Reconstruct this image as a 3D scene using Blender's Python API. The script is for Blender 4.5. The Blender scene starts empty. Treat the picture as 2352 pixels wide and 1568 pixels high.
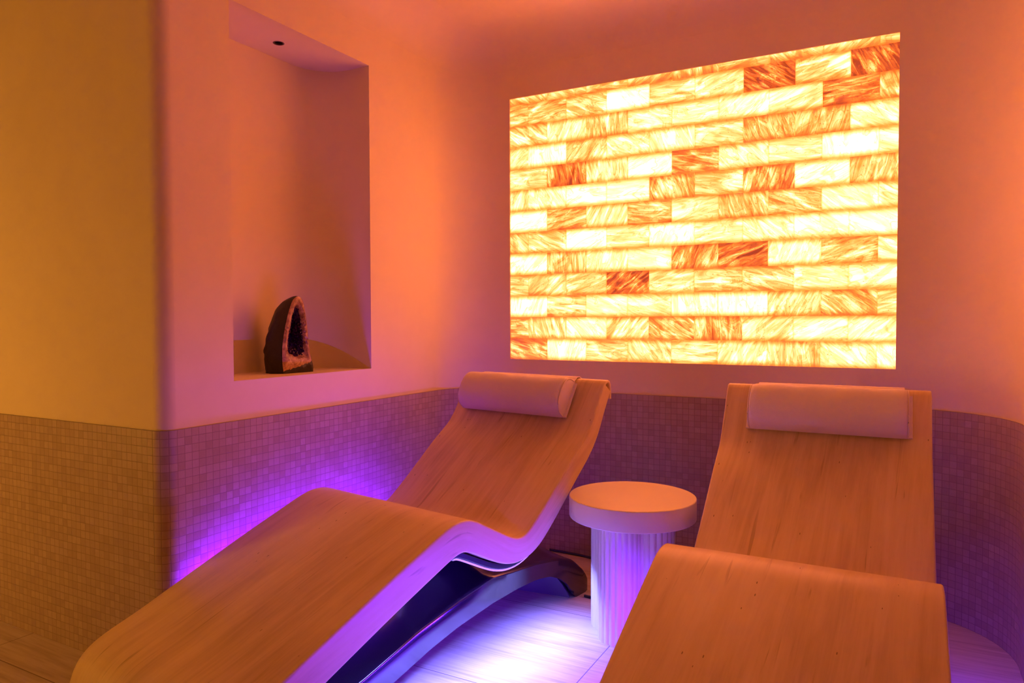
import bpy, bmesh, math, random
from mathutils import Vector, Matrix, noise
random.seed(7)
scene = bpy.context.scene
col = scene.collection
PI = math.pi

# ------------------------------------------------------------------ helpers
def link(name, bm, mats, parent=None, smooth=True):
    me = bpy.data.meshes.new(name)
    bm.normal_update()
    bm.to_mesh(me); bm.free()
    o = bpy.data.objects.new(name, me)
    for m in (mats if isinstance(mats, (list, tuple)) else [mats]):
        me.materials.append(m)
    if smooth:
        for p in me.polygons: p.use_smooth = True
        try: me.set_sharp_from_angle(angle=math.radians(38))
        except Exception: pass
    col.objects.link(o)
    if parent: o.parent = parent
    return o

def empty(name, loc, rz, label, cat, group=None):
    o = bpy.data.objects.new(name, None)
    o.empty_display_size = .1
    col.objects.link(o); o.location = loc; o.rotation_euler = (0, 0, rz)
    tag(o, label, cat, group)
    return o

def tag(o, label, cat, group=None):
    o['label'] = label; o['category'] = cat
    if group: o['group'] = group
    return o

def struct(o, label, cat):
    o['kind'] = 'structure'; o['label'] = label; o['category'] = cat
    return o

def catmull(pts, n=8, closed=False):
    P = [Vector(p) for p in pts]; out = []
    N = len(P)
    for i in range(N if closed else N-1):
        p0 = P[(i-1) % N] if (closed or i > 0) else P[0]*2-P[1]
        p1 = P[i]; p2 = P[(i+1) % N]
        p3 = P[(i+2) % N] if (closed or i < N-2) else P[N-1]*2-P[N-2]
        # centripetal
        t0 = 0; t1 = t0+max((p1-p0).length, 1e-6)**.5; t2 = t1+max((p2-p1).length, 1e-6)**.5; t3 = t2+max((p3-p2).length, 1e-6)**.5
        for k in range(n):
            t = t1+(t2-t1)*k/n
            A1 = p0*((t1-t)/(t1-t0))+p1*((t-t0)/(t1-t0)); A2 = p1*((t2-t)/(t2-t1))+p2*((t-t1)/(t2-t1)); A3 = p2*((t3-t)/(t3-t2))+p3*((t-t2)/(t3-t2))
            B1 = A1*((t2-t)/(t2-t0))+A2*((t-t0)/(t2-t0)); B2 = A2*((t3-t)/(t3-t1))+A3*((t-t1)/(t3-t1))
            out.append(B1*((t2-t)/(t2-t1))+B2*((t-t1)/(t2-t1)))
    if not closed: out.append(P[-1])
    return out

def resample(P, step):
    out = [P[0].copy()]; acc = 0.
    L = [0.]
    for a, b in zip(P, P[1:]): L.append(L[-1]+(b-a).length)
    n = max(2, int(round(L[-1]/step))); j = 0
    for k in range(1, n):
        d = L[-1]*k/n
        while L[j+1] < d: j += 1
        t = (d-L[j])/max(L[j+1]-L[j], 1e-9)
        out.append(P[j].lerp(P[j+1], t))
    out.append(P[-1].copy())
    return out

def interp(tab, x):
    if x <= tab[0][0]: return tab[0][1]
    for (a, b), (c, d) in zip(tab, tab[1:]):
        if x <= c: return b+(d-b)*(x-a)/(c-a)
    return tab[-1][1]

def box(bm, lo, hi, mat=0):
    vs = [bm.verts.new((x, y, z)) for x in (lo[0], hi[0]) for y in (lo[1], hi[1]) for z in (lo[2], hi[2])]
    F = [(0, 1, 3, 2), (4, 6, 7, 5), (0, 4, 5, 1), (2, 3, 7, 6), (0, 2, 6, 4), (1, 5, 7, 3)]
    r = []
    for f in F:
        fc = bm.faces.new([vs[i] for i in f]); fc.material_index = mat; r.append(fc)
    return vs, r

def tube(name, pts, r, mat, parent=None, n=8, seg=10):
    P = catmull(pts, seg)
    bm = bmesh.new(); rings = []
    up = Vector((0, 0, 1))
    for i, p in enumerate(P):
        t = (P[min(i+1, len(P)-1)]-P[max(i-1, 0)]).normalized()
        a = t.cross(up); a = a.normalized() if a.length > 1e-4 else Vector((1, 0, 0)); b = a.cross(t)
        rings.append([bm.verts.new(p+(a*math.cos(2*PI*k/n)+b*math.sin(2*PI*k/n))*r) for k in range(n)])
    for A, B in zip(rings, rings[1:]):
        for k in range(n): bm.faces.new((A[k], A[(k+1) % n], B[(k+1) % n], B[k]))
    bm.faces.new(rings[0][::-1]); bm.faces.new(rings[-1])
    return link(name, bm, mat, parent)

def lathe(bm, prof, cx=0, cy=0, n=96, mat=0):
    rings = []
    for r, z in prof:
        rings.append([bm.verts.new((cx+r*math.cos(2*PI*k/n), cy+r*math.sin(2*PI*k/n), z)) for k in range(n)])
    for A, B in zip(rings, rings[1:]):
        for k in range(n):
            f = bm.faces.new((A[k], A[(k+1) % n], B[(k+1) % n], B[k])); f.material_index = mat
    return rings

# ------------------------------------------------------------------ materials
class NT:
    def __init__(s, name):
        s.m = bpy.data.materials.new(name); s.m.use_nodes = True
        s.t = s.m.node_tree; s.t.nodes.clear()
        s.out = s.t.nodes.new('ShaderNodeOutputMaterial')
        s.p = s.t.nodes.new('ShaderNodeBsdfPrincipled')
        s.t.links.new(s.p.outputs[0], s.out.inputs[0])
    def n(s, typ, **kw):
        nd = s.t.nodes.new('ShaderNode'+typ)
        for k, v in kw.items(): setattr(nd, k, v)
        return nd
    def l(s, a, b): s.t.links.new(a, b)
    def val(s, sock, v):
        if hasattr(v, 'is_linked') or hasattr(v, 'links'): s.l(v, sock)
        else: sock.default_value = v
    def math(s, op, a, b=0., c=0., clamp=False):
        nd = s.n('Math', operation=op, use_clamp=clamp)
        s.val(nd.inputs[0], a); s.val(nd.inputs[1], b); s.val(nd.inputs[2], c)
        return nd.outputs[0]
    def vmul(s, vec, v):
        nd = s.n('VectorMath', operation='MULTIPLY'); s.l(vec, nd.inputs[0]); nd.inputs[1].default_value = v
        return nd.outputs[0]
    def noise(s, vec, scale, detail=3, rough=.5, dist=0.):
        nd = s.n('TexNoise', noise_dimensions='2D' if scale == 1. else '3D'); s.l(vec, nd.inputs['Vector'])
        nd.inputs['Scale'].default_value = scale; nd.inputs['Detail'].default_value = detail
        nd.inputs['Roughness'].default_value = rough; nd.inputs['Distortion'].default_value = dist
        return nd.outputs['Fac']
    def ramp(s, fac, stops, interp='LINEAR'):
        nd = s.n('ValToRGB'); nd.color_ramp.interpolation = interp
        e = nd.color_ramp.elements
        while len(e) < len(stops): e.new(.5)
        for el, (p, c) in zip(e, stops):
            el.position = p; el.color = (*c, 1) if len(c) == 3 else c
        s.l(fac, nd.inputs[0]); return nd.outputs[0]
    def mix(s, fac, a, b, mode='MIX'):
        nd = s.n('Mix', data_type='RGBA', blend_type=mode)
        s.val(nd.inputs[0], fac)
        for sock, v in ((nd.inputs[6], a), (nd.inputs[7], b)):
            if isinstance(v, tuple): sock.default_value = (*v, 1) if len(v) == 3 else v
            else: s.l(v, sock)
        return nd.outputs[2]
    def sstep(s, x, lo, hi):
        nd = s.n('MapRange', interpolation_type='SMOOTHSTEP'); s.l(x, nd.inputs[0])
        nd.inputs[1].default_value = lo; nd.inputs[2].default_value = hi
        return nd.outputs[0]
    def bump(s, h, strength, dist=.002):
        nd = s.n('Bump'); s.l(h, nd.inputs['Height']); nd.inputs['Strength'].default_value = strength; nd.inputs['Distance'].default_value = dist
        s.l(nd.outputs[0], s.p.inputs['Normal'])
    def uv(s, name='UVMap'):
        return s.n('UVMap', uv_map=name).outputs[0]
    def obj(s): return s.n('TexCoord').outputs['Object']
    def set(s, **kw):
        for k, v in kw.items():
            k = k.replace('_', ' ')
            sock = s.p.inputs[k]
            if isinstance(v, tuple): sock.default_value = (*v, 1) if len(v) == 3 else v
            elif hasattr(v, 'links'): s.l(v, sock)
            else: sock.default_value = v

def plain(name, colr, rough=.5, **kw):
    t = NT(name); t.set(Base_Color=colr, Roughness=rough, **kw); return t.m

def m_plaster():
    t = NT('plaster'); o = t.obj()
    a = t.noise(o, 1.6, 5, .6, .4); b = t.noise(o, 9., 4, .6)
    f = t.math('ADD', t.math('MULTIPLY', a, .7), t.math('MULTIPLY', b, .3))
    c = t.ramp(f, [(.3, (.76, .67, .385)), (.7, (.83, .745, .445))])
    t.set(Base_Color=c, Roughness=.62)
    t.p.inputs['Specular IOR Level'].default_value = .25
    t.bump(t.math('ADD', t.noise(o, 14, 4), t.math('MULTIPLY', t.noise(o, 60, 2), .3)), .12, .004)
    return t.m

def m_mosaic():
    t = NT('stone_mosaic'); u = t.uv()
    br = t.n('TexBrick'); t.l(u, br.inputs['Vector'])
    br.offset = 0.; br.squash = 1.; br.offset_frequency = 1
    P = .02556
    br.inputs['Scale'].default_value = 1.; br.inputs['Brick Width'].default_value = P; br.inputs['Row Height'].default_value = P
    br.inputs['Mortar Size'].default_value = .0010; br.inputs['Mortar Smooth'].default_value = .35; br.inputs['Bias'].default_value = 0.
    br.inputs['Color1'].default_value = (0, 0, 0, 1); br.inputs['Color2'].default_value = (1, 1, 1, 1); br.inputs['Mortar'].default_value = (.5, .5, .5, 1)
    # per tile white noise, independent of the brick node's own
    fl = t.n('VectorMath', operation='FLOOR'); t.l(t.vmul(u, (1/P, 1/P, 1)), fl.inputs[0])
    wn = t.n('TexWhiteNoise', noise_dimensions='2D'); t.l(fl.outputs[0], wn.inputs['Vector'])
    v = t.math('ADD', t.math('MULTIPLY', wn.outputs['Value'], .62), t.math('MULTIPLY', t.noise(t.vmul(u, (240, 60, 1)), 1., 3), .38))
    c = t.ramp(v, [(.12, (.355, .262, .172)), (.5, (.405, .305, .21)), (.8, (.44, .336, .237)), (.97, (.50, .395, .285))])
    c2 = t.mix(br.outputs['Fac'], c, (.25, .18, .12))
    t.set(Base_Color=c2, Roughness=t.math('MULTIPLY_ADD', wn.outputs['Value'], .25, .32))
    wn2 = t.n('TexWhiteNoise', noise_dimensions='2D'); t.l(t.vmul(fl.outputs[0], (3.7, 5.1, 1)), wn2.inputs['Vector'])
    # every tile sits at a slightly different tilt
    fr = t.n('VectorMath', operation='FRACTION'); t.l(t.vmul(u, (1/P, 1/P, 1)), fr.inputs[0])
    dt = t.n('VectorMath', operation='DOT_PRODUCT'); t.l(fr.outputs[0], dt.inputs[0])
    sb = t.n('VectorMath', operation='SUBTRACT'); t.l(wn2.outputs['Color'], sb.inputs[0]); sb.inputs[1].default_value = (.5, .5, .5)
    t.l(sb.outputs[0], dt.inputs[1])
    h = t.math('ADD', t.math('MULTIPLY', t.math('SUBTRACT', 1., br.outputs['Fac']), .8), t.math('MULTIPLY', dt.outputs['Value'], .7))
    t.bump(h, .55, .0016)
    return t.m

def m_travertine(name, lo, mid, hi, rough=.38, pits=True, uvn=True, along=1.):
    t = NT(name); u = t.uv() if uvn else t.obj()
    # long streaks along v
    mp = t.n('Mapping'); t.l(u, mp.inputs['Vector']); mp.inputs['Rotation'].default_value = (0, 0, .07); u = mp.outputs[0]
    a = t.noise(t.vmul(u, (26, 2.6*along, 1)), 1., 5, .62, .35)
    b = t.noise(t.vmul(u, (95, 5.*along, 1)), 1., 4, .6, .2)
    g = t.noise(t.vmul(u, (3.2, 1.3, 1)), 1., 3)
    f = t.math('ADD', t.math('ADD', t.math('MULTIPLY', a, .34), t.math('MULTIPLY', b, .12)), t.math('MULTIPLY', g, .54))
    c = t.ramp(f, [(.33, lo), (.5, mid), (.68, hi)])
    # fine dark veins
    v = t.noise(t.vmul(u, (60, 3.4*along, 1)), 1., 2, .5, .6)
    vm = t.math('MULTIPLY', t.sstep(v, .64, .76), t.sstep(t.noise(t.vmul(u, (9, 3.2, 1)), 1., 2), .45, .60))
    c = t.mix(t.math('MULTIPLY', vm, .5), c, (lo[0]*.55, lo[1]*.5, lo[2]*.42))
    if pits:
        vo = t.n('TexVoronoi'); t.l(t.vmul(u, (42, 16, 1)), vo.inputs['Vector']); vo.inputs['Scale'].default_value = 1.
        pm = t.math('MULTIPLY', t.math('LESS_THAN', vo.outputs['Distance'], .07), t.math('GREATER_THAN', t.noise(t.vmul(u, (9, 6, 1)), 1., 2), .57))
        c = t.mix(t.math('MULTIPLY', pm, .75), c, (lo[0]*.3, lo[1]*.25, lo[2]*.2))
    t.set(Base_Color=c, Roughness=rough)
    t.p.inputs['Specular IOR Level'].default_value = .35
    t.bump(f, .05, .002)
    return t.m

def m_floor():
    t = NT('floor_tile'); o = t.obj()
    mp = t.n('Mapping'); t.l(o, mp.inputs['Vector']); mp.inputs['Location'].default_value = (.851-.0, -1.21, 0)
    br = t.n('TexBrick'); t.l(mp.outputs[0], br.inputs['Vector'])
    br.offset = .5; br.squash = 1.
    br.inputs['Scale'].default_value = 1.; br.inputs['Brick Width'].default_value = 1.22; br.inputs['Row Height'].default_value = .61
    br.inputs['Mortar Size'].default_value = .0016; br.inputs['Mortar Smooth'].default_value = .1
    br.inputs['Color1'].default_value = (.0, .0, .0, 1); br.inputs['Color2'].default_value = (1, 1, 1, 1)
    a = t.noise(t.vmul(o, (2.2, 24, 1)), 1., 5, .62, .3); b = t.noise(t.vmul(o, (5, 90, 1)), 1., 3)
    f = t.math('ADD', t.math('MULTIPLY', a, .6), t.math('MULTIPLY', b, .4))
    c = t.ramp(f, [(.32, (.40, .32, .24)), (.5, (.55, .46, .36)), (.68, (.63, .55, .45))])
    c = t.mix(t.math('MULTIPLY', br.outputs['Color'], .12), c, (.70, .6, .5))
    c = t.mix(br.outputs['Fac'], c, (.16, .11, .08))
    t.set(Base_Color=c, Roughness=.36)
    t.p.inputs['Specular IOR Level'].default_value = .4
    t.bump(t.math('SUBTRACT', 1., br.outputs['Fac']), .3, .001)
    return t.m

PANEL_GAIN = 1.0
def m_salt():
    t = NT('backlit_salt')
    n = t.uv('uv_norm'); m = t.uv('uv_grain'); r = t.uv('uv_tone')
    def sep(v):
        s = t.n('SeparateXYZ'); t.l(v, s.inputs[0]); return s.outputs
    ns = sep(n); tone = sep(r)[0]
    st = t.noise(t.vmul(m, (64, 9.5, 1)), 1., 4, .66, .7)
    cl = t.noise(t.vmul(m, (17, 6.5, 1)), 1., 2, .55, 1.)
    # thin darker veins where the broad noise crosses its middle value
    vein = t.math('ABSOLUTE', t.math('SUBTRACT', cl, .5))
    vein = t.math('SUBTRACT', 1., t.sstep(vein, .0, .030))
    amp = t.math('MULTIPLY_ADD', tone, 1.25, .26)
    d = t.math('ADD', t.math('MULTIPLY', t.math('SUBTRACT', st, .5), 1.15), t.math('MULTIPLY', t.math('SUBTRACT', cl, .52), 1.0))
    v = t.math('MULTIPLY_ADD', tone, -.64, .925)
    v = t.math('MULTIPLY_ADD', d, amp, v)
    v = t.math('MULTIPLY_ADD', vein, -.11, v)
    v = t.math('MINIMUM', v, 1.08)
    # bed joints pass less light over a broad band, head joints over a hair line (distances in metres)
    hy = t.math('MULTIPLY', t.math('MINIMUM', ns[1], t.math('SUBTRACT', 1., ns[1])), .1025)
    hx = t.math('MULTIPLY', t.math('MINIMUM', ns[0], t.math('SUBTRACT', 1., ns[0])), .2)
    ey = t.sstep(hy, -.012, .026); ex = t.sstep(hx, -.004, .006)
    v = t.math('MULTIPLY', v, t.math('MULTIPLY', t.math('MULTIPLY_ADD', ey, .59, .41), t.math('MULTIPLY_ADD', ex, .25, .75)))
    # specks of iron
    sp = t.math('GREATER_THAN', t.noise(t.vmul(m, (210, 120, 1)), 1., 1), t.math('MULTIPLY_ADD', tone, -.10, .80))
    v = t.math('MAXIMUM', t.math('MULTIPLY_ADD', sp, -.35, v), .02)
    c = t.ramp(v, [(.0, (1, .09, .006)), (.25, (1, .175, .014)), (.48, (1, .245, .034)), (.72, (1, .24, .080)), (.86, (1, .185, .105)), (1., (1, .42, .15))])
    s = t.ramp(v, [(.0, (.016,)*3), (.2, (.045,)*3), (.40, (.090,)*3), (.58, (.18,)*3), (.72, (.30,)*3), (.86, (.54,)*3), (1., (1.,)*3)])
    t.set(Base_Color=(.5, .28, .18), Roughness=.5)
    t.l(c, t.p.inputs['Emission Color'])
    t.l(t.math('MULTIPLY', s, 13.6*PANEL_GAIN), t.p.inputs['Emission Strength'])
    return t.m

def m_towel():
    t = NT('headrest_cover'); o = t.obj()
    a = t.noise(o, 420, 2)
    t.set(Base_Color=(.74, .66, .58), Roughness=.9)
    t.p.inputs['Sheen Weight'].default_value = .25
    t.bump(t.math('ADD', a, t.math('MULTIPLY', t.noise(o, 26, 3), .8)), .35, .0018)
    return t.m

def m_rind():
    t = NT('geode_rind'); o = t.obj()
    c = t.ramp(t.noise(o, 45, 5, .7), [(.35, (.003, .002, .002)), (.7, (.014, .009, .006))])
    t.set(Base_Color=c, Roughness=.45); t.bump(t.noise(o, 60, 4), .5, .003); return t.m
def m_agate():
    t = NT('geode_agate'); o = t.obj()
    c = t.ramp(t.noise(o, 38, 5, .7, 1.), [(.32, (.10, .035, .012)), (.5, (.38, .20, .085)), (.64, (.56, .34, .16)), (.75, (.70, .50, .28))])
    x = t.n('SeparateXYZ'); t.l(o, x.inputs[0])
    # the foot of the sawn face is raw black rind
    lim = t.math('ADD', t.math('MULTIPLY_ADD', x.outputs[1], .26, .024), t.math('MULTIPLY', t.math('SUBTRACT', t.noise(o, 60, 2), .5), .02))
    k = t.math('LESS_THAN', x.outputs[2], lim)
    c = t.mix(k, c, (.015, .010, .007))
    t.set(Base_Color=c, Roughness=.3); t.bump(t.noise(o, 90, 3), .4, .003); return t.m

M = dict(plaster=m_plaster(), mosaic=m_mosaic(), floor=m_floor(), salt=m_salt(), towel=m_towel(), rind=m_rind(), agate=m_agate(),
         stone=m_travertine('travertine', (.53, .395, .18), (.70, .55, .25), (.79, .65, .33)),
         table=plain('table_white', (.80, .75, .48), .45),
         lacquer=plain('black_lacquer', (.018, .009, .022), .14, IOR=2.0),
         tray=plain('black_tray', (.010, .009, .011), .35),
         panelback=plain('dark_panel', (.13, .11, .16), .25),
         rubber=plain('black_rubber', (.012, .011, .011), .5),
         black=plain('lamp_black', (.006, .005, .005), .6),
         trimwhite=plain('lamp_rim', (.10, .06, .05), .4),
         crystal=plain('amethyst', (.05, .012, .045), .08),
         piping=plain('piping', (.70, .60, .50), .8),
         lip=plain('stone_lip', (.50, .385, .26), .4))
def m_led(c, s):
    t = NT('led_diffuser'); t.set(Base_Color=(.8, .8, .8), Roughness=.4)
    t.p.inputs['Emission Color'].default_value = (*c, 1); t.p.inputs['Emission Strength'].default_value = s
    return t.m
M['led'] = m_led((.33, .20, 1.), 1.1)

# ------------------------------------------------------------------ room
XL, YB, XR, YF = -1.9556, 3.0678, .345, 1.3784
ZC, MZ = 2.48, .767
RB = .25          # left back corner radius
RR_ = .36         # right back corner radius
RC = .045         # outer corner at the corridor
YFRONT, XEND = -2.3, -4.3

def arc(cx, cy, r, a0, a1, n):
    return [(cx+r*math.cos(a0+(a1-a0)*i/n), cy+r*math.sin(a0+(a1-a0)*i/n)) for i in range(n+1)]
p_corr = [(XEND, YF), (XL-RC, YF)]
p_conv = arc(XL-RC, YF+RC, RC, -PI/2, 0, 10)
p_left = [(XL, YF+RC), (XL, YB-RB)]
p_cb = arc(XL+RB, YB-RB, RB, PI, PI/2, 20)
p_back = [(XL+RB, YB), (XR-RR_, YB)]
p_cr = arc(XR-RR_, YB-RR_, RR_, PI/2, 0, 26)
p_right = [(XR, YB-RR_), (XR, YFRONT)]
NX0, NX1, NZ0, NZ1, NDEP = 1.642, 2.347, .900, 2.162, .272     # niche in the left wall
PX0, PX1, PZ0, PZ1 = -1.6838, .0171, .9115, 2.1755              # salt panel
FR = .17         # cove between wall and ceiling
ZT = ZC-FR

def strip(bm, path, z0, z1, uvl=None, u0=0., mat=0):
    """vertical ribbon along a plan path, its face towards the room (right-hand side of the path)"""
    u = u0; prev = None
    for (x, y) in path:
        if prev is not None: u += math.hypot(x-prev[0], y-prev[1])
        a = bm.verts.new((x, y, z0)); b = bm.verts.new((x, y, z1))
        if prev is not None:
            f = bm.faces.new((prev[2], a, b, prev[3])); f.material_index = mat
            if uvl:
                for lp, w in zip(f.loops, ((prev[4], z0), (u, z0), (u, z1), (prev[4], z1))): lp[uvl].uv = w
        prev = (x, y, a, b, u)
    return u

def holed(bm, axis, val, a0, a1, z0, z1, h):
    """wall rectangle with a rectangular hole, as eight quads"""
    A = [a0, h[0], h[1], a1]; Z = [z0, h[2], h[3], z1]
    P = lambda a, z: (a, val, z) if axis == 'y' else (val, a, z)
    V = [[bm.verts.new(P(a, z)) for z in Z] for a in A]
    for i in range(3):
        for j in range(3):
            if (i, j) == (1, 1): continue
            bm.faces.new((V[i][j], V[i+1][j], V[i+1][j+1], V[i][j+1]))
    return V

def cove(bm, path):
    rows = []
    n = len(path)
    for i, (x, y) in enumerate(path):
        ax, ay = path[max(i-1, 0)]; bx, by = path[min(i+1, n-1)]
        t = Vector((bx-ax, by-ay, 0)).normalized(); nr = Vector((t.y, -t.x, 0))
        rows.append([bm.verts.new((x+nr.x*FR*(1-math.cos(k*PI/20)), y+nr.y*FR*(1-math.cos(k*PI/20)), ZT+FR*math.sin(k*PI/20))) for k in range(11)])
    for A, B in zip(rows, rows[1:]):
        for k in range(10): bm.faces.new((A[k], B[k], B[k+1], A[k+1]))

# corridor wall
bm = bmesh.new(); strip(bm, p_corr, MZ, ZT)
struct(link('wall_corridor', bm, M['plaster']), 'smooth plaster wall lit yellow at the left of the niche corner', 'wall')
# left wall with its niche
bm = bmesh.new()
strip(bm, p_conv, MZ, ZT)
holed(bm, 'x', XL, p_left[0][1], p_left[1][1], MZ, ZT, (NX0, NX1, NZ0, NZ1))
rn = .16
plan = [(XL, NX0), (XL-NDEP, NX0)]
plan += [(XL-NDEP+rn+rn*math.cos(a), NX1-rn+rn*math.sin(a)) for a in [PI-(PI/2)*i/14 for i in range(15)]]
plan += [(XL, NX1)]
prev = None
for x, y in plan:
    a, b = bm.verts.new((x, y, NZ0)), bm.verts.new((x, y, NZ1))
    if prev: bm.faces.new((prev[0], a, b, prev[1]))
    prev = (a, b)
bm.faces.new([bm.verts.new((x, y, NZ0)) for x, y in plan])
HX, HY, HR = -2.10, 1.993, .020
outer = [bm.verts.new((x, y, NZ1)) for x, y in plan]
inner = [bm.verts.new((HX+HR*math.cos(2*PI*k/24), HY+HR*math.sin(2*PI*k/24), NZ1)) for k in range(24)]
es = [bm.edges.new((L[i], L[(i+1) % len(L)])) for L in (outer, inner) for i in range(len(L))]
bmesh.ops.triangle_fill(bm, use_beauty=True, edges=es)
struct(link('wall_left', bm, M['plaster']), 'pinkish plaster wall with a tall recessed niche', 'wall')
# back wall with the recess of the salt panel and both rounded corners
bm = bmesh.new()
strip(bm, p_cb, MZ, ZT); strip(bm, p_cr, MZ, ZT)
holed(bm, 'y', YB, p_back[0][0], p_back[1][0], MZ, ZT, (PX0, PX1, PZ0, PZ1))
RD = .05
q = [(PX0, PZ0), (PX1, PZ0), (PX1, PZ1), (PX0, PZ1)]
for (a, b) in zip(q, q[1:]+q[:1]):
    bm.faces.new([bm.verts.new(v) for v in ((a[0], YB, a[1]), (b[0], YB, b[1]), (b[0], YB+RD, b[1]), (a[0], YB+RD, a[1]))])
bm.faces.new([bm.verts.new((x, YB+RD, z)) for x, z in q])
struct(link('wall_back', bm, M['plaster']), 'orange lit plaster wall around the glowing salt panel', 'wall')
bm = bmesh.new(); strip(bm, p_right, MZ, ZT)
struct(link('wall_right', bm, M['plaster']), 'plaster wall curving round beside the right lounger', 'wall')
bm = bmesh.new(); strip(bm, [(XR, YFRONT), (XEND, YFRONT)], 0, ZC)
struct(link('wall_front', bm, M['plaster']), 'plaster wall facing the salt panel', 'wall')
bm = bmesh.new(); strip(bm, [(XEND, YFRONT), (XEND, YF)], 0, ZC)
struct(link('wall_end', bm, M['plaster']), 'plaster wall closing the corridor', 'wall')
# ceiling with coved edge
bm = bmesh.new()
cove(bm, p_corr+p_conv[1:]+p_left[1:]+p_cb[1:]+p_back[1:]+p_cr[1:]+p_right[1:])
bm.faces.new([bm.verts.new(v) for v in ((XEND, YFRONT, ZC), (XEND, YB+.1, ZC), (XR+.1, YB+.1, ZC), (XR+.1, YFRONT, ZC))])
struct(link('ceiling', bm, M['plaster']), 'plaster ceiling with softly rounded edges', 'ceiling')
# floor
bm = bmesh.new()
bm.faces.new([bm.verts.new(v) for v in ((XEND, YFRONT, 0), (XR+.05, YFRONT, 0), (XR+.05, YB+.05, 0), (XEND, YB+.05, 0))])
struct(link('floor', bm, M['floor'], smooth=False), 'pale veined stone floor tiles', 'floor')
# mosaic wainscot: one strip per wall, the tile grid runs on round the corners
MT = .005
def offset(path, d):
    out = []
    for i, (x, y) in enumerate(path):
        ax, ay = path[max(i-1, 0)]; bx, by = path[min(i+1, len(path)-1)]
        t = Vector((bx-ax, by-ay)).normalized(); out.append((x+t.y*d, y-t.x*d))
    return out
u = 0.
full = [('trim_1', p_corr, 'brown lit mosaic of small stone tiles below the corridor wall'),
        ('trim_2', p_conv+p_left[1:], 'violet lit mosaic of small stone tiles below the niche'),
        ('trim_3', p_cb+p_back[1:]+p_cr[1:], 'dark plum mosaic of small stone tiles behind both loungers'),
        ('trim_4', p_right, 'dark mosaic of small stone tiles on the right side wall')]
for nm, path, lab in full:
    bm = bmesh.new(); uvl = bm.loops.layers.uv.new('UVMap')
    po = offset(path, MT)
    u1 = strip(bm, po, 0, MZ, uvl, u)
    prev = None
    for (x, y), (xo, yo) in zip(path, po):
        a, b = bm.verts.new((xo, yo, MZ)), bm.verts.new((x, y, MZ))
        if prev:
            f = bm.faces.new((prev[0], a, b, prev[1]))
            for lp in f.loops: lp[uvl].uv = (.0005, .0005)
        prev = (a, b)
    struct(link(nm, bm, M['mosaic']), lab, 'mosaic'); u = u1

# ------------------------------------------------------------------ backlit salt panel
root = empty('salt_brick_panel', ((PX0+PX1)/2, YB, PZ0), 0, 'large glowing wall panel of translucent orange salt bricks in the back wall', 'light panel')
inv = Vector(((PX0+PX1)/2, YB, PZ0))
TONES = [(-.60, 1.30, 0)]
def px(x, y):   # picture direction -> (x, z) on the back wall, only used to read which brick is which
    yaw, pit, rol, f = .4994, -.0293, -.0027, 1636.4
    cy, sy, cp, sp = math.cos(yaw), math.sin(yaw), math.cos(pit), math.sin(pit)
    f0 = Vector((-sy, cy, 0)); r0 = Vector((cy, sy, 0)); u0 = Vector((0, 0, 1))
    F = f0*cp+u0*sp; U = u0*cp-f0*sp
    R = r0*math.cos(rol)+U*math.sin(rol); U2 = U*math.cos(rol)-r0*math.sin(rol)
    d = R*((x-1176)/f)-U2*((y-784)/f)+F
    k = YB/d.y
    return d.x*k, 1.1+d.z*k
KNOWN = [(1440, 650, .95), (1770, 170, .92), (2030, 122, .92), (1990, 200, .72), (1300, 398, .68), (1310, 500, .5), (1705, 580, .8), (1595, 585, .62),
         (1860, 268, .45), (1765, 405, .62), (1540, 430, .55), (1605, 365, .55), (1525, 752, .55), (1650, 750, .52), (1945, 695, .5), (1830, 455, .42),
         (1190, 805, .55), (1190, 752, .5), (1345, 230, .36), (1540, 205, .33), (1190, 255, .42), (1390, 805, .33), (1490, 805, .3), (1305, 702, .36),
         (1440, 215, .0), (1345, 545, .0), (1212, 510, .0), (1440, 432, .05), (1708, 690, .0), (1958, 318, .0), (1300, 802, .08), (1225, 358, .05),
         (1890, 148, .35), (1320, 590, .45), (1560, 640, .25), (1480, 490, .45), (1650, 405, .3), (1395, 378, .25), (1300, 650, .35), (1770, 640, .35),
         (1770, 265, .5), (1400, 700, .12), (1490, 600, .08), (1215, 605, .08), (1650, 185, .22), (1700, 250, .15), (1560, 255, .15), (1950, 520, .5), (1850, 510, .1)]
known = [(*px(a, b), t) for a, b, t in KNOWN]
bm = bmesh.new()
un = bm.loops.layers.uv.new('uv_norm'); ug = bm.loops.layers.uv.new('uv_grain'); ut = bm.loops.layers.uv.new('uv_tone')
ROW = .1025
def brick(x0, x1, z0, z1, tone, dy):
    g = .0006
    y0, y1 = YB+.004+dy, YB+RD-.012
    vs, fs = box(bm, (x0+g-inv.x, y0-inv.y, z0+g-inv.z), (x1-g-inv.x, y1-inv.y, z1-g-inv.z))
    ang = random.choice((0, 0, .35, -.35, .7, -.75, 1.1, 1.45, -1.2))+random.uniform(-.12, .12)+PI/2
    ca, sa = math.cos(ang), math.sin(ang); ox, oy = random.uniform(0, 50), random.uniform(0, 50); sd = random.random()
    for f in fs:
        for lp in f.loops:
            x, z = lp.vert.co.x+inv.x, lp.vert.co.z+inv.z
            lp[un].uv = ((x-x0)/(x1-x0), (z-z0)/(z1-z0)*(1 if z1-z0 > .05 else .22))
            lp[ug].uv = (ca*x-sa*z+ox, sa*x+ca*z+oy); lp[ut].uv = (tone, sd)
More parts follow.
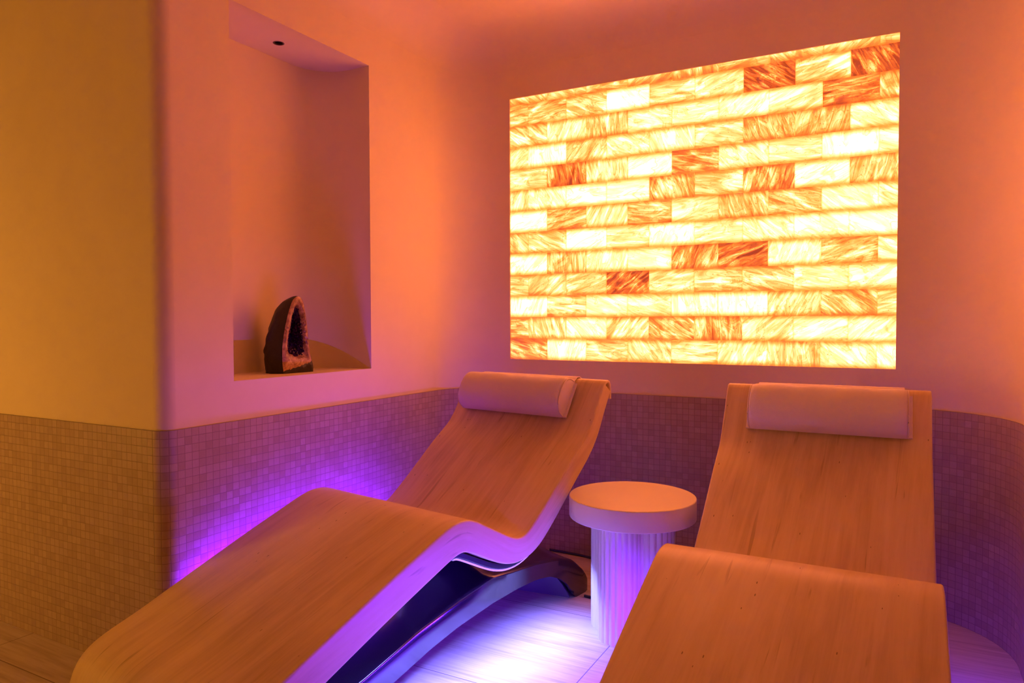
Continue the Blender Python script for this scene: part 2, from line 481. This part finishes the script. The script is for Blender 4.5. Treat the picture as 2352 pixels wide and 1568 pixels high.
for r in range(13):
    z0 = PZ0+r*ROW; z1 = min(z0+ROW, PZ1-.0005)
    xs = [PX0+.0005]; x = PX0+(.0995 if r % 2 else .2005)
    while x < PX1-.03: xs.append(x); x += .2005
    xs.append(PX1-.0005)
    for a, b in zip(xs, xs[1:]):
        t = None
        for kx, kz, kt in known:
            if a <= kx < b and z0 <= kz < z1: t = kt
        if t is None: t = random.choice((.04, .1, .16, .2, .24, .3, .36, .42))
        if r == 12: t = random.uniform(.3, .5)
        brick(a, b, z0, z1, t, random.uniform(-.0015, .0015))
link('salt_bricks', bm, M['salt'], root, smooth=False)
bm = bmesh.new(); box(bm, (PX0+.002-inv.x, RD-.012, .002), (PX1-.002-inv.x, RD-.001, PZ1-PZ0-.002))
link('backing_board', bm, plain('light_board', (.6, .5, .4), .6), root, smooth=False)

# ------------------------------------------------------------------ loungers
TOP = [(-.912, .028), (-.911, .08), (-.902, .135), (-.883, .180), (-.850, .213), (-.806, .236), (-.753, .256), (-.700, .277), (-.649, .299), (-.517, .355),
       (-.3675, .417), (-.244, .4655), (-.19, .4865), (-.155, .4985), (-.123, .5055), (-.094, .5065), (-.066, .5035), (-.035, .493), (.013, .468), (.075, .435), (.125, .409), (.152, .397),
       (.178, .3905), (.206, .3915), (.236, .403), (.275, .4305), (.316, .461), (.40, .528), (.49, .601), (.545, .641), (.585, .672), (.612, .703), (.638, .741), (.672, .796), (.700, .841), (.712, .857)]
THK = [(0, .095), (.9, .095), (1.0, .094), (1.30, .088), (1.75, .078), (1.95, .060), (2.2, .058)]
W2 = .35
def shell_paths():
    P = resample(catmull([(0, y, z) for y, z in TOP], 8), .0125)
    N = []
    for i in range(len(P)):
        t = (P[min(i+1, len(P)-1)]-P[max(i-1, 0)]).normalized(); N.append(Vector((0, -t.z, t.y)))
    s = 0.; S = [0.]
    for a, b in zip(P, P[1:]): s += (b-a).length; S.append(s)
    B = [p-n*interp(THK, si) for p, n, si in zip(P, N, S)]
    for _ in range(14):
        B = [B[0]]+[(B[i-1]+B[i]*2+B[i+1])/4 for i in range(1, len(B)-1)]+[B[-1]]
    return P, B, S
SP, SB, SS = shell_paths()

def sweep(bm, A, B, w, r=.009, uvl=None, S=None, n=4):
    """slab between top path A and bottom path B, half width w, rounded long edges"""
    rings = []
    for k, (a, b) in enumerate(zip(A, B)):
        d = b-a; L = d.length; d = d/L; rr = min(r, L*.45)
        sec = []
        for i in range(n+1):
            th = PI/2*i/n; sec.append((w-rr+rr*math.sin(th), rr-rr*math.cos(th)))
        for i in range(n+1):
            th = PI/2*i/n; sec.append((w-rr+rr*math.cos(th), L-rr+rr*math.sin(th)))
        sec = sec+[(-x, t) for x, t in reversed(sec)]
        ring = [(bm.verts.new(a+d*t+Vector((x, 0, 0))), x, t) for x, t in sec]
        rings.append(ring)
    m = len(rings[0])
    for k in range(len(rings)-1):
        for i in range(m):
            j = (i+1) % m
            q = (rings[k][i], rings[k][j], rings[k+1][j], rings[k+1][i])
            f = bm.faces.new([v[0] for v in q])
            if uvl:
                sv = (S[k], S[k], S[k+1], S[k+1])
                for lp, v, s in zip(f.loops, q, sv):
                    side = 1 if v[1] > 0 else -1
                    lp[uvl].uv = (v[1]+side*v[2]*.9+1.0, s)
    for ring in (rings[0], rings[-1]):
        f = bm.faces.new([v[0] for v in (ring if ring is rings[-1] else ring[::-1])])
        if uvl:
            for lp in f.loops: lp[uvl].uv = (lp.vert.co.x+1., lp.vert.co.z)
    bmesh.ops.recalc_face_normals(bm, faces=bm.faces)

def make_lounger(name, loc, rz, label):
    root = empty(name, loc, rz, label, 'lounger', 'stone heat loungers in front of the salt panel')
    bm = bmesh.new(); uvl = bm.loops.layers.uv.new('UVMap')
    sweep(bm, SP, SB, W2, .007, uvl, SS)
    link('stone_shell', bm, M['stone'], root)
    # rounded end that hooks over the back of the head end
    la = resample(catmull([(0, .689, .8215), (0, .700, .8395), (0, .7125, .857), (0, .727, .868), (0, .744, .869), (0, .757, .860), (0, .764, .842), (0, .766, .795)], 6), .006)
    lb = []
    for i, p in enumerate(la):
        t = (la[min(i+1, len(la)-1)]-la[max(i-1, 0)]).normalized(); lb.append(p-Vector((0, -t.z, t.y))*.013)
    bm = bmesh.new(); uvl = bm.loops.layers.uv.new('UVMap')
    sweep(bm, la, lb, W2-.0005, .005, uvl, [SS[-1]-.04+i*.006 for i in range(len(la))])
    link('head_lip', bm, M['stone'], root)
    # black tray under the stone
    ids = [i for i, p in enumerate(SP) if -.62 < p.y < .36]
    A = []; B = []
    for i in ids:
        d = (SB[i]-SP[i]).normalized(); A.append(SB[i]+d*.004); B.append(SB[i]+d*.022)
    bm = bmesh.new(); sweep(bm, A, B, W2-.03, .003)
    link('under_tray', bm, M['tray'], root)
    # light strips along both long edges of the tray
    for sx in (-1, 1):
        ids = [i for i, p in enumerate(SP) if -.10 < p.y < .24]
        A = []; B = []
        for i in ids:
            d = (SB[i]-SP[i]).normalized(); A.append(SB[i]+d*.0235); B.append(SB[i]+d*.0295)
        bm = bmesh.new(); sweep(bm, A, B, .005, .002)
        for v in bm.verts: v.co.x += sx*(W2-.040)
        link('led_strip', bm, M['led'], root)['label'] = 'violet light strip under the seat'
    # hull shaped base
    ZB = [(-.86, 0), (-.47, 0), (-.26, .045), (-.1, .09), (.02, .115), (.195, .138), (.34, .147), (.45, .146), (.53, .134), (.60, .106), (.655, .066), (.69, .022), (.70, .0), (.9, 0)]
    ZM = [(-.86, .03), (-.5, .075), (-.36, .105), (-.155, .165), (.04, .205), (.19, .228), (.44, .208), (.6, .185), (.70, .152), (.77, .095), (.81, .045), (.835, .0)]
    ZTp = [(-.86, .05), (-.7, .13), (-.5, .225), (-.25, .335), (-.1, .375), (.0, .355), (.1, .31), (.2, .272), (.44, .238), (.52, .229), (.61, .212), (.70, .172), (.76, .118), (.80, .065), (.825, .02), (.836, .0)]
    HW = [(-.86, .17), (-.5, .22), (.78, .22), (.81, .212), (.826, .19), (.836, .16)]
    def hull(inset):
        rings = []
        ys = [-.86+.0225*i for i in range(int(1.686/.0225)+1)]+[.80, .812, .82, .828, .8355]
        for y in sorted(set(round(v, 4) for v in ys)):
            w = interp(HW, y)-inset; zb = interp(ZB, y); zm = max(interp(ZM, y)-inset*.5, zb+.001); zt = max(interp(ZTp, y)-inset, zm+.001)
            half = [(w, zb), (w, zb+(zm-zb)*.5), (w, zb+(zm-zb)*.9), (w-.004, zb+(zm-zb)*.965), (w-.013, zm)]
            half += [(w*.80, zm+(zt-zm)*.10), (w*.62, zm+(zt-zm)*.34), (w*.46, zm+(zt-zm)*.72), (w*.34, zm+(zt-zm)*.95)]
            half.append((0, zt))
            rings.append([Vector((x, y, z)) for x, z in half]+[Vector((-x, y, z)) for x, z in reversed(half[:-1])])
        return rings
    bm = bmesh.new()
    O = [[bm.verts.new(v) for v in r] for r in hull(0)]; I = [[bm.verts.new(v) for v in r] for r in hull(.012)]
    m = len(O[0])
    for R0, flip in ((O, 0), (I, 1)):
        for a, b in zip(R0, R0[1:]):
            for k in range(m-1):
                q = (a[k], a[k+1], b[k+1], b[k]); bm.faces.new(q[::-1] if flip else q)
    for k0 in (0, m-1):
        for i in range(len(O)-1): bm.faces.new((O[i][k0], O[i+1][k0], I[i+1][k0], I[i][k0]))
    for e in (0, -1):
        for k in range(m-1): bm.faces.new((O[e][k], O[e][k+1], I[e][k+1], I[e][k]))
    bmesh.ops.recalc_face_normals(bm, faces=bm.faces)
    link('base', bm, M['lacquer'], root)
    # closing panel across the rear of the hull, its foot on the floor
    bm = bmesh.new()
    a, b = Vector((.203, .690, 0)), Vector((-.203, .575, 0)); t = (b-a).normalized(); nrm = Vector((t.y, -t.x, 0))
    n = 16; fr = []; bk = []
    for i in range(n+1):
        p = a.lerp(b, i/n); h = .118*min(1., (1-abs(2*i/n-1)**3))+.004
        fr.append((bm.verts.new(p), bm.verts.new(p+Vector((0, 0, h))))); bk.append((bm.verts.new(p+nrm*.008), bm.verts.new(p+nrm*.008+Vector((0, 0, h)))))
    for i in range(n):
        bm.faces.new((fr[i][0], fr[i+1][0], fr[i+1][1], fr[i][1])); bm.faces.new((bk[i][0], bk[i][1], bk[i+1][1], bk[i+1][0])); bm.faces.new((fr[i][1], fr[i+1][1], bk[i+1][1], bk[i][1]))
    bmesh.ops.recalc_face_normals(bm, faces=bm.faces)
    link('base_end_panel', bm, M['panelback'], root)
    return root

LOUNGERS = [((-1.4585, 1.919, 0), -.1695), ((-.228, 1.923, 0), .002)]
l0 = make_lounger('heat_lounger', *LOUNGERS[0], 'curved beige stone heat lounger beside the niche wall, standing at a slight angle')
def copy_tree(o, parent=None):
    c = o.copy(); col.objects.link(c); c.parent = parent
    for ch in list(o.children): copy_tree(ch, c)
    return c
l1 = copy_tree(l0); l1.location = LOUNGERS[1][0]; l1.rotation_euler = (0, 0, LOUNGERS[1][1]); l1.scale = (.914, 1, 1)
l1['label'] = 'curved beige stone heat lounger beside the rounded right wall, standing square under the salt panel'

# ------------------------------------------------------------------ headrest pillows
def make_pillow(name, lounger, xc, length, tilt, label, seed):
    """D-section bolster lying along the head part of a lounger"""
    loc, rz = lounger
    dirv = Vector((0, .522, .853)); nv = Vector((0, -.853, .522)); c0 = Vector((xc, .6615, .789))
    T = Matrix.Translation(loc) @ Matrix.Rotation(rz, 4, 'Z')
    root = empty(name, T @ c0, rz, label, 'pillow', 'headrest pillows on the loungers')
    Rot = Matrix.Rotation(tilt, 3, nv)
    rnd = random.Random(seed)
    H, D = .079, .082
    def section(k):
        sec = []
        n = 26
        for i in range(n+1):     # front bulge, bottom to top
            a = -PI/2+PI*i/n
            s = H*math.copysign(abs(math.sin(a))**.80, math.sin(a)); d = D*max(0., math.cos(a))**.72
            sec.append((s*k[0], d*k[1]))
        for i in range(1, 6): sec.append((H*(1-2*i/6.)*k[0], -.003))
        return sec
    prof = [(-.5, .82, .45), (-.5, .90, .66), (-.495, .955, .83), (-.485, .985, .94), (-.465, 1., .99)]
    st = prof+[(-.44+.88*i/24, 1, 1) for i in range(25)]+[(-a, b, c) for a, b, c in reversed(prof)]
    bm = bmesh.new(); rings = []
    for (x, a, b) in st:
        ring = []
        for s, d in section((a, b)):
            w = 1+.0
            j = .0035*noise.noise(Vector((x*7+seed, s*16, d*12)))*(1 if d > .005 else 0)
            ring.append(bm.verts.new(Rot @ (Vector((x*length, 0, 0))+dirv*(s+j)+nv*(d+j+.010))))
        rings.append(ring)
    m = len(rings[0])
    for A, B in zip(rings, rings[1:]):
        for k in range(m): bm.faces.new((A[k], A[(k+1) % m], B[(k+1) % m], B[k]))
    bm.faces.new(rings[0][::-1]); bm.faces.new(rings[-1])
    bmesh.ops.recalc_face_normals(bm, faces=bm.faces)
    link('cushion', bm, M['towel'], root)
    for e in (-1, 1):
        pts = [Rot @ (Vector((e*.497*length, 0, 0))+dirv*s*1.0+nv*(d+.010)) for s, d in section((.955, .835))[:27]]
        tube('piping', [tuple(p) for p in pts], .0028, M['piping'], root, 6, 2)
    # flat pad behind the bolster, a little wider than it
    A = [dirv*(-.076+.146*i/12)+nv*.0125 for i in range(13)]; B = [p-nv*.0085 for p in A]
    bm = bmesh.new(); sweep(bm, A, B, length*.5+.011, .004); link('backing_pad', bm, M['towel'], root)
    # strap running from the top seam over the head of the lounger
    bm = bmesh.new()
    path = resample(catmull([tuple(dirv*.062+nv*.034), tuple(dirv*.078+nv*.014), (0, .050, .0755), (0, .0645, .0855), (0, .084, .0870), (0, .1015, .0765), (0, .1100, .053), (0, .1112, .012)], 6), .008)
    A = [p for p in path]; B = []
    for i, p in enumerate(path):
        t = (path[min(i+1, len(path)-1)]-path[max(i-1, 0)]).normalized(); B.append(p-Vector((0, -t.z, t.y))*.003)
    sweep(bm, A, B, length*.5-.012, .001)
    link('strap', bm, M['towel'], root)
    return root
make_pillow('headrest_pillow', LOUNGERS[0], -.030, .515, 0., 'smooth pale bolster pillow strapped on the angled lounger beside the niche wall', 3)
make_pillow('headrest_pillow', LOUNGERS[1], .015, .480, 0., 'rumpled pale bolster pillow on the lounger below the right end of the salt panel', 11)

# ------------------------------------------------------------------ side table
TX, TY, TR, TZ, TT = -.827, 2.400, .222, .482, .073
root = empty('side_table', (TX, TY, 0), 0, 'small round white side table on a fluted clover column between the loungers', 'table')
bm = bmesh.new()
e = .004
prof = [(.0005, TZ-TT), (TR-e, TZ-TT)]+[(TR-e+e*math.sin(a), TZ-TT+e-e*math.cos(a)) for a in (.5, 1., PI/2)]+[(TR-e+e*math.cos(a), TZ-e+e*math.sin(a)) for a in (0, .5, 1., PI/2)]+[(.0005, TZ)]
lathe(bm, prof, n=128)
bmesh.ops.remove_doubles(bm, verts=bm.verts, dist=.0015)
bmesh.ops.recalc_face_normals(bm, faces=bm.faces)
link('tabletop', bm, M['table'], root)
bm = bmesh.new()
CD, CR, NS = .080, .078, 960
ring0 = []; ring1 = []
for i in range(NS):
    th = 2*PI*i/NS; best = 0; loc_a = 0
    for k in range(4):
        ck = math.radians(-101+90*k); al = (th-ck+PI) % (2*PI)-PI
        q = CR*CR-(CD*math.sin(al))**2
        if abs(al) < PI/2 and q > 0:
            rr = CD*math.cos(al)+math.sqrt(q)
            if rr > best:
                best = rr
                x, y = rr*math.cos(al)-CD, rr*math.sin(al); loc_a = math.atan2(y, x)
    fl = abs(math.sin(loc_a*11))
    rr = best-.0048*(1-fl)
    ring0.append(bm.verts.new((rr*math.cos(th), rr*math.sin(th), 0))); ring1.append(bm.verts.new((rr*math.cos(th), rr*math.sin(th), TZ-TT)))
for i in range(NS): bm.faces.new((ring0[i], ring0[(i+1) % NS], ring1[(i+1) % NS], ring1[i]))
bm.faces.new(ring0[::-1]); bm.faces.new(ring1)
link('column', bm, M['table'], root)

# ------------------------------------------------------------------ geode in the niche
GX, GY = -2.052, 2.020
root = empty('amethyst_geode', (GX, GY, NZ0), math.radians(-4), 'tall split geode with black rind and dark amethyst hollow standing in the niche', 'geode')
OUT = [(-.064, 0), (-.070, .05), (-.068, .11), (-.058, .165), (-.046, .21), (-.032, .25), (-.014, .284), (.006, .296), (.026, .288), (.038, .262), (.046, .22), (.053, .175), (.059, .12), (.066, .07), (.079, .03), (.082, 0)]
outl = catmull([(0, y, z) for y, z in OUT], 5)
bm = bmesh.new(); rings = []
for k in range(13):
    t = k/12; x = -.135*t
    sc = math.sqrt(max(0, 1-t**2.4)); ring = []
    for p in outl:
        yy = p.y*(.35+.65*sc)*(1+.35*math.sin(PI*min(1, t*1.1))*(1 if p.y < 0 else .3))-.004*t
        zz = p.z*(.42+.58*sc) if p.z > 0 else 0
        j = .006*noise.noise(Vector((x*30, yy*28, zz*28)))*min(1, k)
        ring.append(bm.verts.new((x+j, yy+j, max(0, zz+(j if p.z > .01 else 0)))))
    rings.append(ring)
m = len(outl)
for A, B in zip(rings, rings[1:]):
    for k in range(m): bm.faces.new((A[k], A[(k+1) % m], B[(k+1) % m], B[k]))
bm.faces.new(rings[-1])
bmesh.ops.recalc_face_normals(bm, faces=bm.faces)
link('rind', bm, M['rind'], root)
CAV = [(-.006, .066), (-.034, .085), (-.039, .12), (-.030, .165), (-.020, .21), (-.008, .245), (.008, .257), (.020, .235), (.028, .19), (.034, .14), (.042, .10), (.034, .072)]
cav0 = catmull([(0, y, z) for y, z in CAV], 6, True)
def pick(loop, ang, c):
    # point of a closed loop at polar angle ang about c
    best = None
    for a, b in zip(loop, loop[1:]+loop[:1]):
        d = Vector((math.cos(ang), math.sin(ang)))
        ax, ay = a.y-c[0], a.z-c[1]; bx, by = b.y-c[0], b.z-c[1]
        den = d.x*(by-ay)-d.y*(bx-ax)
        if abs(den) < 1e-9: continue
        tt = (ax*(by-ay)-ay*(bx-ax))/den; ss = (ax*d.y-ay*d.x)/den
        if tt > 0 and -1e-6 <= ss <= 1+1e-6 and (best is None or tt > best): best = tt
    return best or 0
cc = (.002, .15); NA = 120
bm = bmesh.new(); rows = []
for f in range(7):
    row = []
    for i in range(NA):
        an = 2*PI*i/NA
        ro = pick(outl, an, cc); rc = pick(cav0, an, cc)*(1+.10*noise.noise(Vector((math.cos(an)*9, math.sin(an)*9, 3))))
        r = ro+(rc-ro)*f/6; x = .0015+.0045*math.sin(PI*min(1, f/5))+.0035*noise.noise(Vector((an*6, f*1.7, 1)))*(1 if f else 0)
        if f == 6: x -= .012
        row.append(bm.verts.new((x, cc[0]+r*math.cos(an), max(0, cc[1]+r*math.sin(an)))))
    rows.append(row)
for A, B in zip(rows, rows[1:]):
    for i in range(NA): bm.faces.new((A[i], A[(i+1) % NA], B[(i+1) % NA], B[i]))
bmesh.ops.recalc_face_normals(bm, faces=bm.faces)
link('agate_rim', bm, M['agate'], root)
bm = bmesh.new()
rnd = random.Random(5); rows = []
for f in range(7):
    row = []
    for i in range(NA):
        an = 2*PI*i/NA; rc = pick(cav0, an, cc)*1.03
        r = rc*(1-f/6.6); x = -.008-.05*math.sin(f/6*PI/2)+rnd.uniform(-.006, .006)
        row.append(bm.verts.new((x, cc[0]+r*math.cos(an), cc[1]+r*math.sin(an)*1.)))
    rows.append(row)
for A, B in zip(rows, rows[1:]):
    for i in range(NA): bm.faces.new((A[i], A[(i+1) % NA], B[(i+1) % NA], B[i]))
bm.faces.new(rows[-1])
for _ in range(260):            # crystal points lining the hollow
    an = rnd.uniform(0, 2*PI); q = rnd.uniform(.25, 1.0)**.6; r = pick(cav0, an, cc)*q
    x = -.008-.05*math.sin((1-q)*PI/2)
    p = Vector((x, cc[0]+r*math.cos(an), cc[1]+r*math.sin(an))); dirn = (Vector((.035, cc[0], cc[1]))-p).normalized()
    dirn = (dirn+Vector((rnd.uniform(-.3, .3), rnd.uniform(-.3, .3), rnd.uniform(-.3, .3)))).normalized()
    a = dirn.orthogonal().normalized(); b = dirn.cross(a); rad = rnd.uniform(.0018, .0042); h = rnd.uniform(.006, .012)
    base = [bm.verts.new(p+(a*math.cos(k*PI/3)+b*math.sin(k*PI/3))*rad) for k in range(6)]
    mid = [bm.verts.new(v.co+dirn*h*.55) for v in base]; tip = bm.verts.new(p+dirn*h)
    for k in range(6):
        bm.faces.new((base[k], base[(k+1) % 6], mid[(k+1) % 6], mid[k])); bm.faces.new((mid[k], mid[(k+1) % 6], tip))
bmesh.ops.recalc_face_normals(bm, faces=bm.faces)
link('crystal_hollow', bm, M['crystal'], root, smooth=False)

# ------------------------------------------------------------------ recessed spotlight of the niche
root = empty('recessed_spotlight', (HX, HY, NZ1), 0, 'small unlit round black spotlight sunk into the top of the niche', 'spotlight')
bm = bmesh.new(); rg = lathe(bm, [(HR-.0005, 0), (HR-.0005, .05), (.0005, .05)], n=24)
link('housing', bm, M['black'], root)
bm = bmesh.new(); lathe(bm, [(HR-.0025, .004), (HR-.0025, -.0012), (HR+.0012, -.0012), (HR+.0012, -.0001)], n=24)
link('trim_ring', bm, M['trimwhite'], root)

# ------------------------------------------------------------------ cable on the floor
cb = tube('power_cable', [(-1.092, 2.598, .006), (-1.06, 2.596, .006), (-1.01, 2.607, .006), (-.93, 2.66, .006), (-.90, 2.78, .006), (-.98, 2.90, .006), (-1.12, 2.985, .006), (-1.26, 3.035, .006), (-1.36, 3.046, .006), (-1.46, 3.048, .006)], .0055, M['rubber'])
tag(cb, 'black cable snaking over the floor behind the side table', 'cable')

# ------------------------------------------------------------------ lamps
def area(name, loc, rot, size, size_y, color, power, spread=PI, parent=None):
    d = bpy.data.lights.new(name, 'AREA'); d.shape = 'RECTANGLE'; d.size = size; d.size_y = size_y
    d.color = color; d.energy = power; d.spread = spread
    o = bpy.data.objects.new(name, d); col.objects.link(o); o.location = loc; o.rotation_euler = rot
    if parent: o.parent = parent
    return o
LAMPS = dict(lwall=((.135, .008, 1.), 25), lfloor=((.14, .165, 1.), 12), rin=((.095, .012, 1.), 19), rout=((.03, .004, 1.), 15), corr=((1., .41, .06), 20))
AIM = dict(lwall=(90, PI, -.09, .84, .240, .347), lfloor=(8, 1.95, .05, .90, .262, .345), rin=(56, 2.5, -.16, .80, .230, .338), rout=(40, PI, .02, .55, .262, .318))   # tilt away from straight down, cone, place along the seat, length, height
for li, (loc, rz) in enumerate(LOUNGERS):
    T = Matrix.Translation(loc) @ Matrix.Rotation(rz, 4, 'Z')
    for sx in (-1, 1):
        key = {(0, -1): 'lwall', (0, 1): 'lfloor', (1, -1): 'rin', (1, 1): 'rout'}[(li, sx)]
        tl, sp_, yy, ln, zz, xx = AIM[key]
        p = T @ Vector((sx*xx*(1 if li == 0 else .914), yy, zz))
        area('led_lamp', p, (0, -sx*math.radians(tl), rz), .02, ln, *LAMPS[key], sp_)
# warm light falling from the corridor on the left
area('corridor_lamp', (-3.75, -.35, .85), (math.radians(80), 0, math.radians(-35)), .5, .9, *LAMPS['corr'])

# ------------------------------------------------------------------ camera, world, view
yaw, pit, rol, F = .4994, -.0293, -.0027, 1636.4
cy, sy, cp, sp = math.cos(yaw), math.sin(yaw), math.cos(pit), math.sin(pit)
f0 = Vector((-sy, cy, 0)); r0 = Vector((cy, sy, 0)); u0 = Vector((0, 0, 1))
FW = f0*cp+u0*sp; UP = u0*cp-f0*sp
RG = r0*math.cos(rol)+UP*math.sin(rol); UP2 = UP*math.cos(rol)-r0*math.sin(rol)
cam = bpy.data.cameras.new('camera'); co = bpy.data.objects.new('camera', cam); col.objects.link(co)
mw = Matrix.Identity(4)
for i in range(3): mw[i][0] = RG[i]; mw[i][1] = UP2[i]; mw[i][2] = -FW[i]
mw[0][3], mw[1][3], mw[2][3] = 0, 0, 1.1
co.matrix_world = mw
cam.sensor_width = 36; cam.lens = F/2352*36; cam.clip_start = .02; cam.clip_end = 50
scene.camera = co
w = bpy.data.worlds.new('world'); scene.world = w; w.use_nodes = True
w.node_tree.nodes['Background'].inputs[0].default_value = (0, 0, 0, 1)
w.node_tree.nodes['Background'].inputs[1].default_value = 0
vs = scene.view_settings
vs.view_transform = 'Standard'; vs.look = 'None'; vs.exposure = 0.; vs.gamma = 1.; vs.use_curve_mapping = False

cy_ = scene.cycles
cy_.max_bounces = 5; cy_.diffuse_bounces = 4; cy_.glossy_bounces = 2; cy_.transmission_bounces = 0; cy_.transparent_max_bounces = 2
cy_.caustics_reflective = False; cy_.caustics_refractive = False
cy_.use_adaptive_sampling = True; cy_.adaptive_threshold = .1; cy_.adaptive_min_samples = 16
cy_.use_denoising = True; cy_.use_light_tree = False
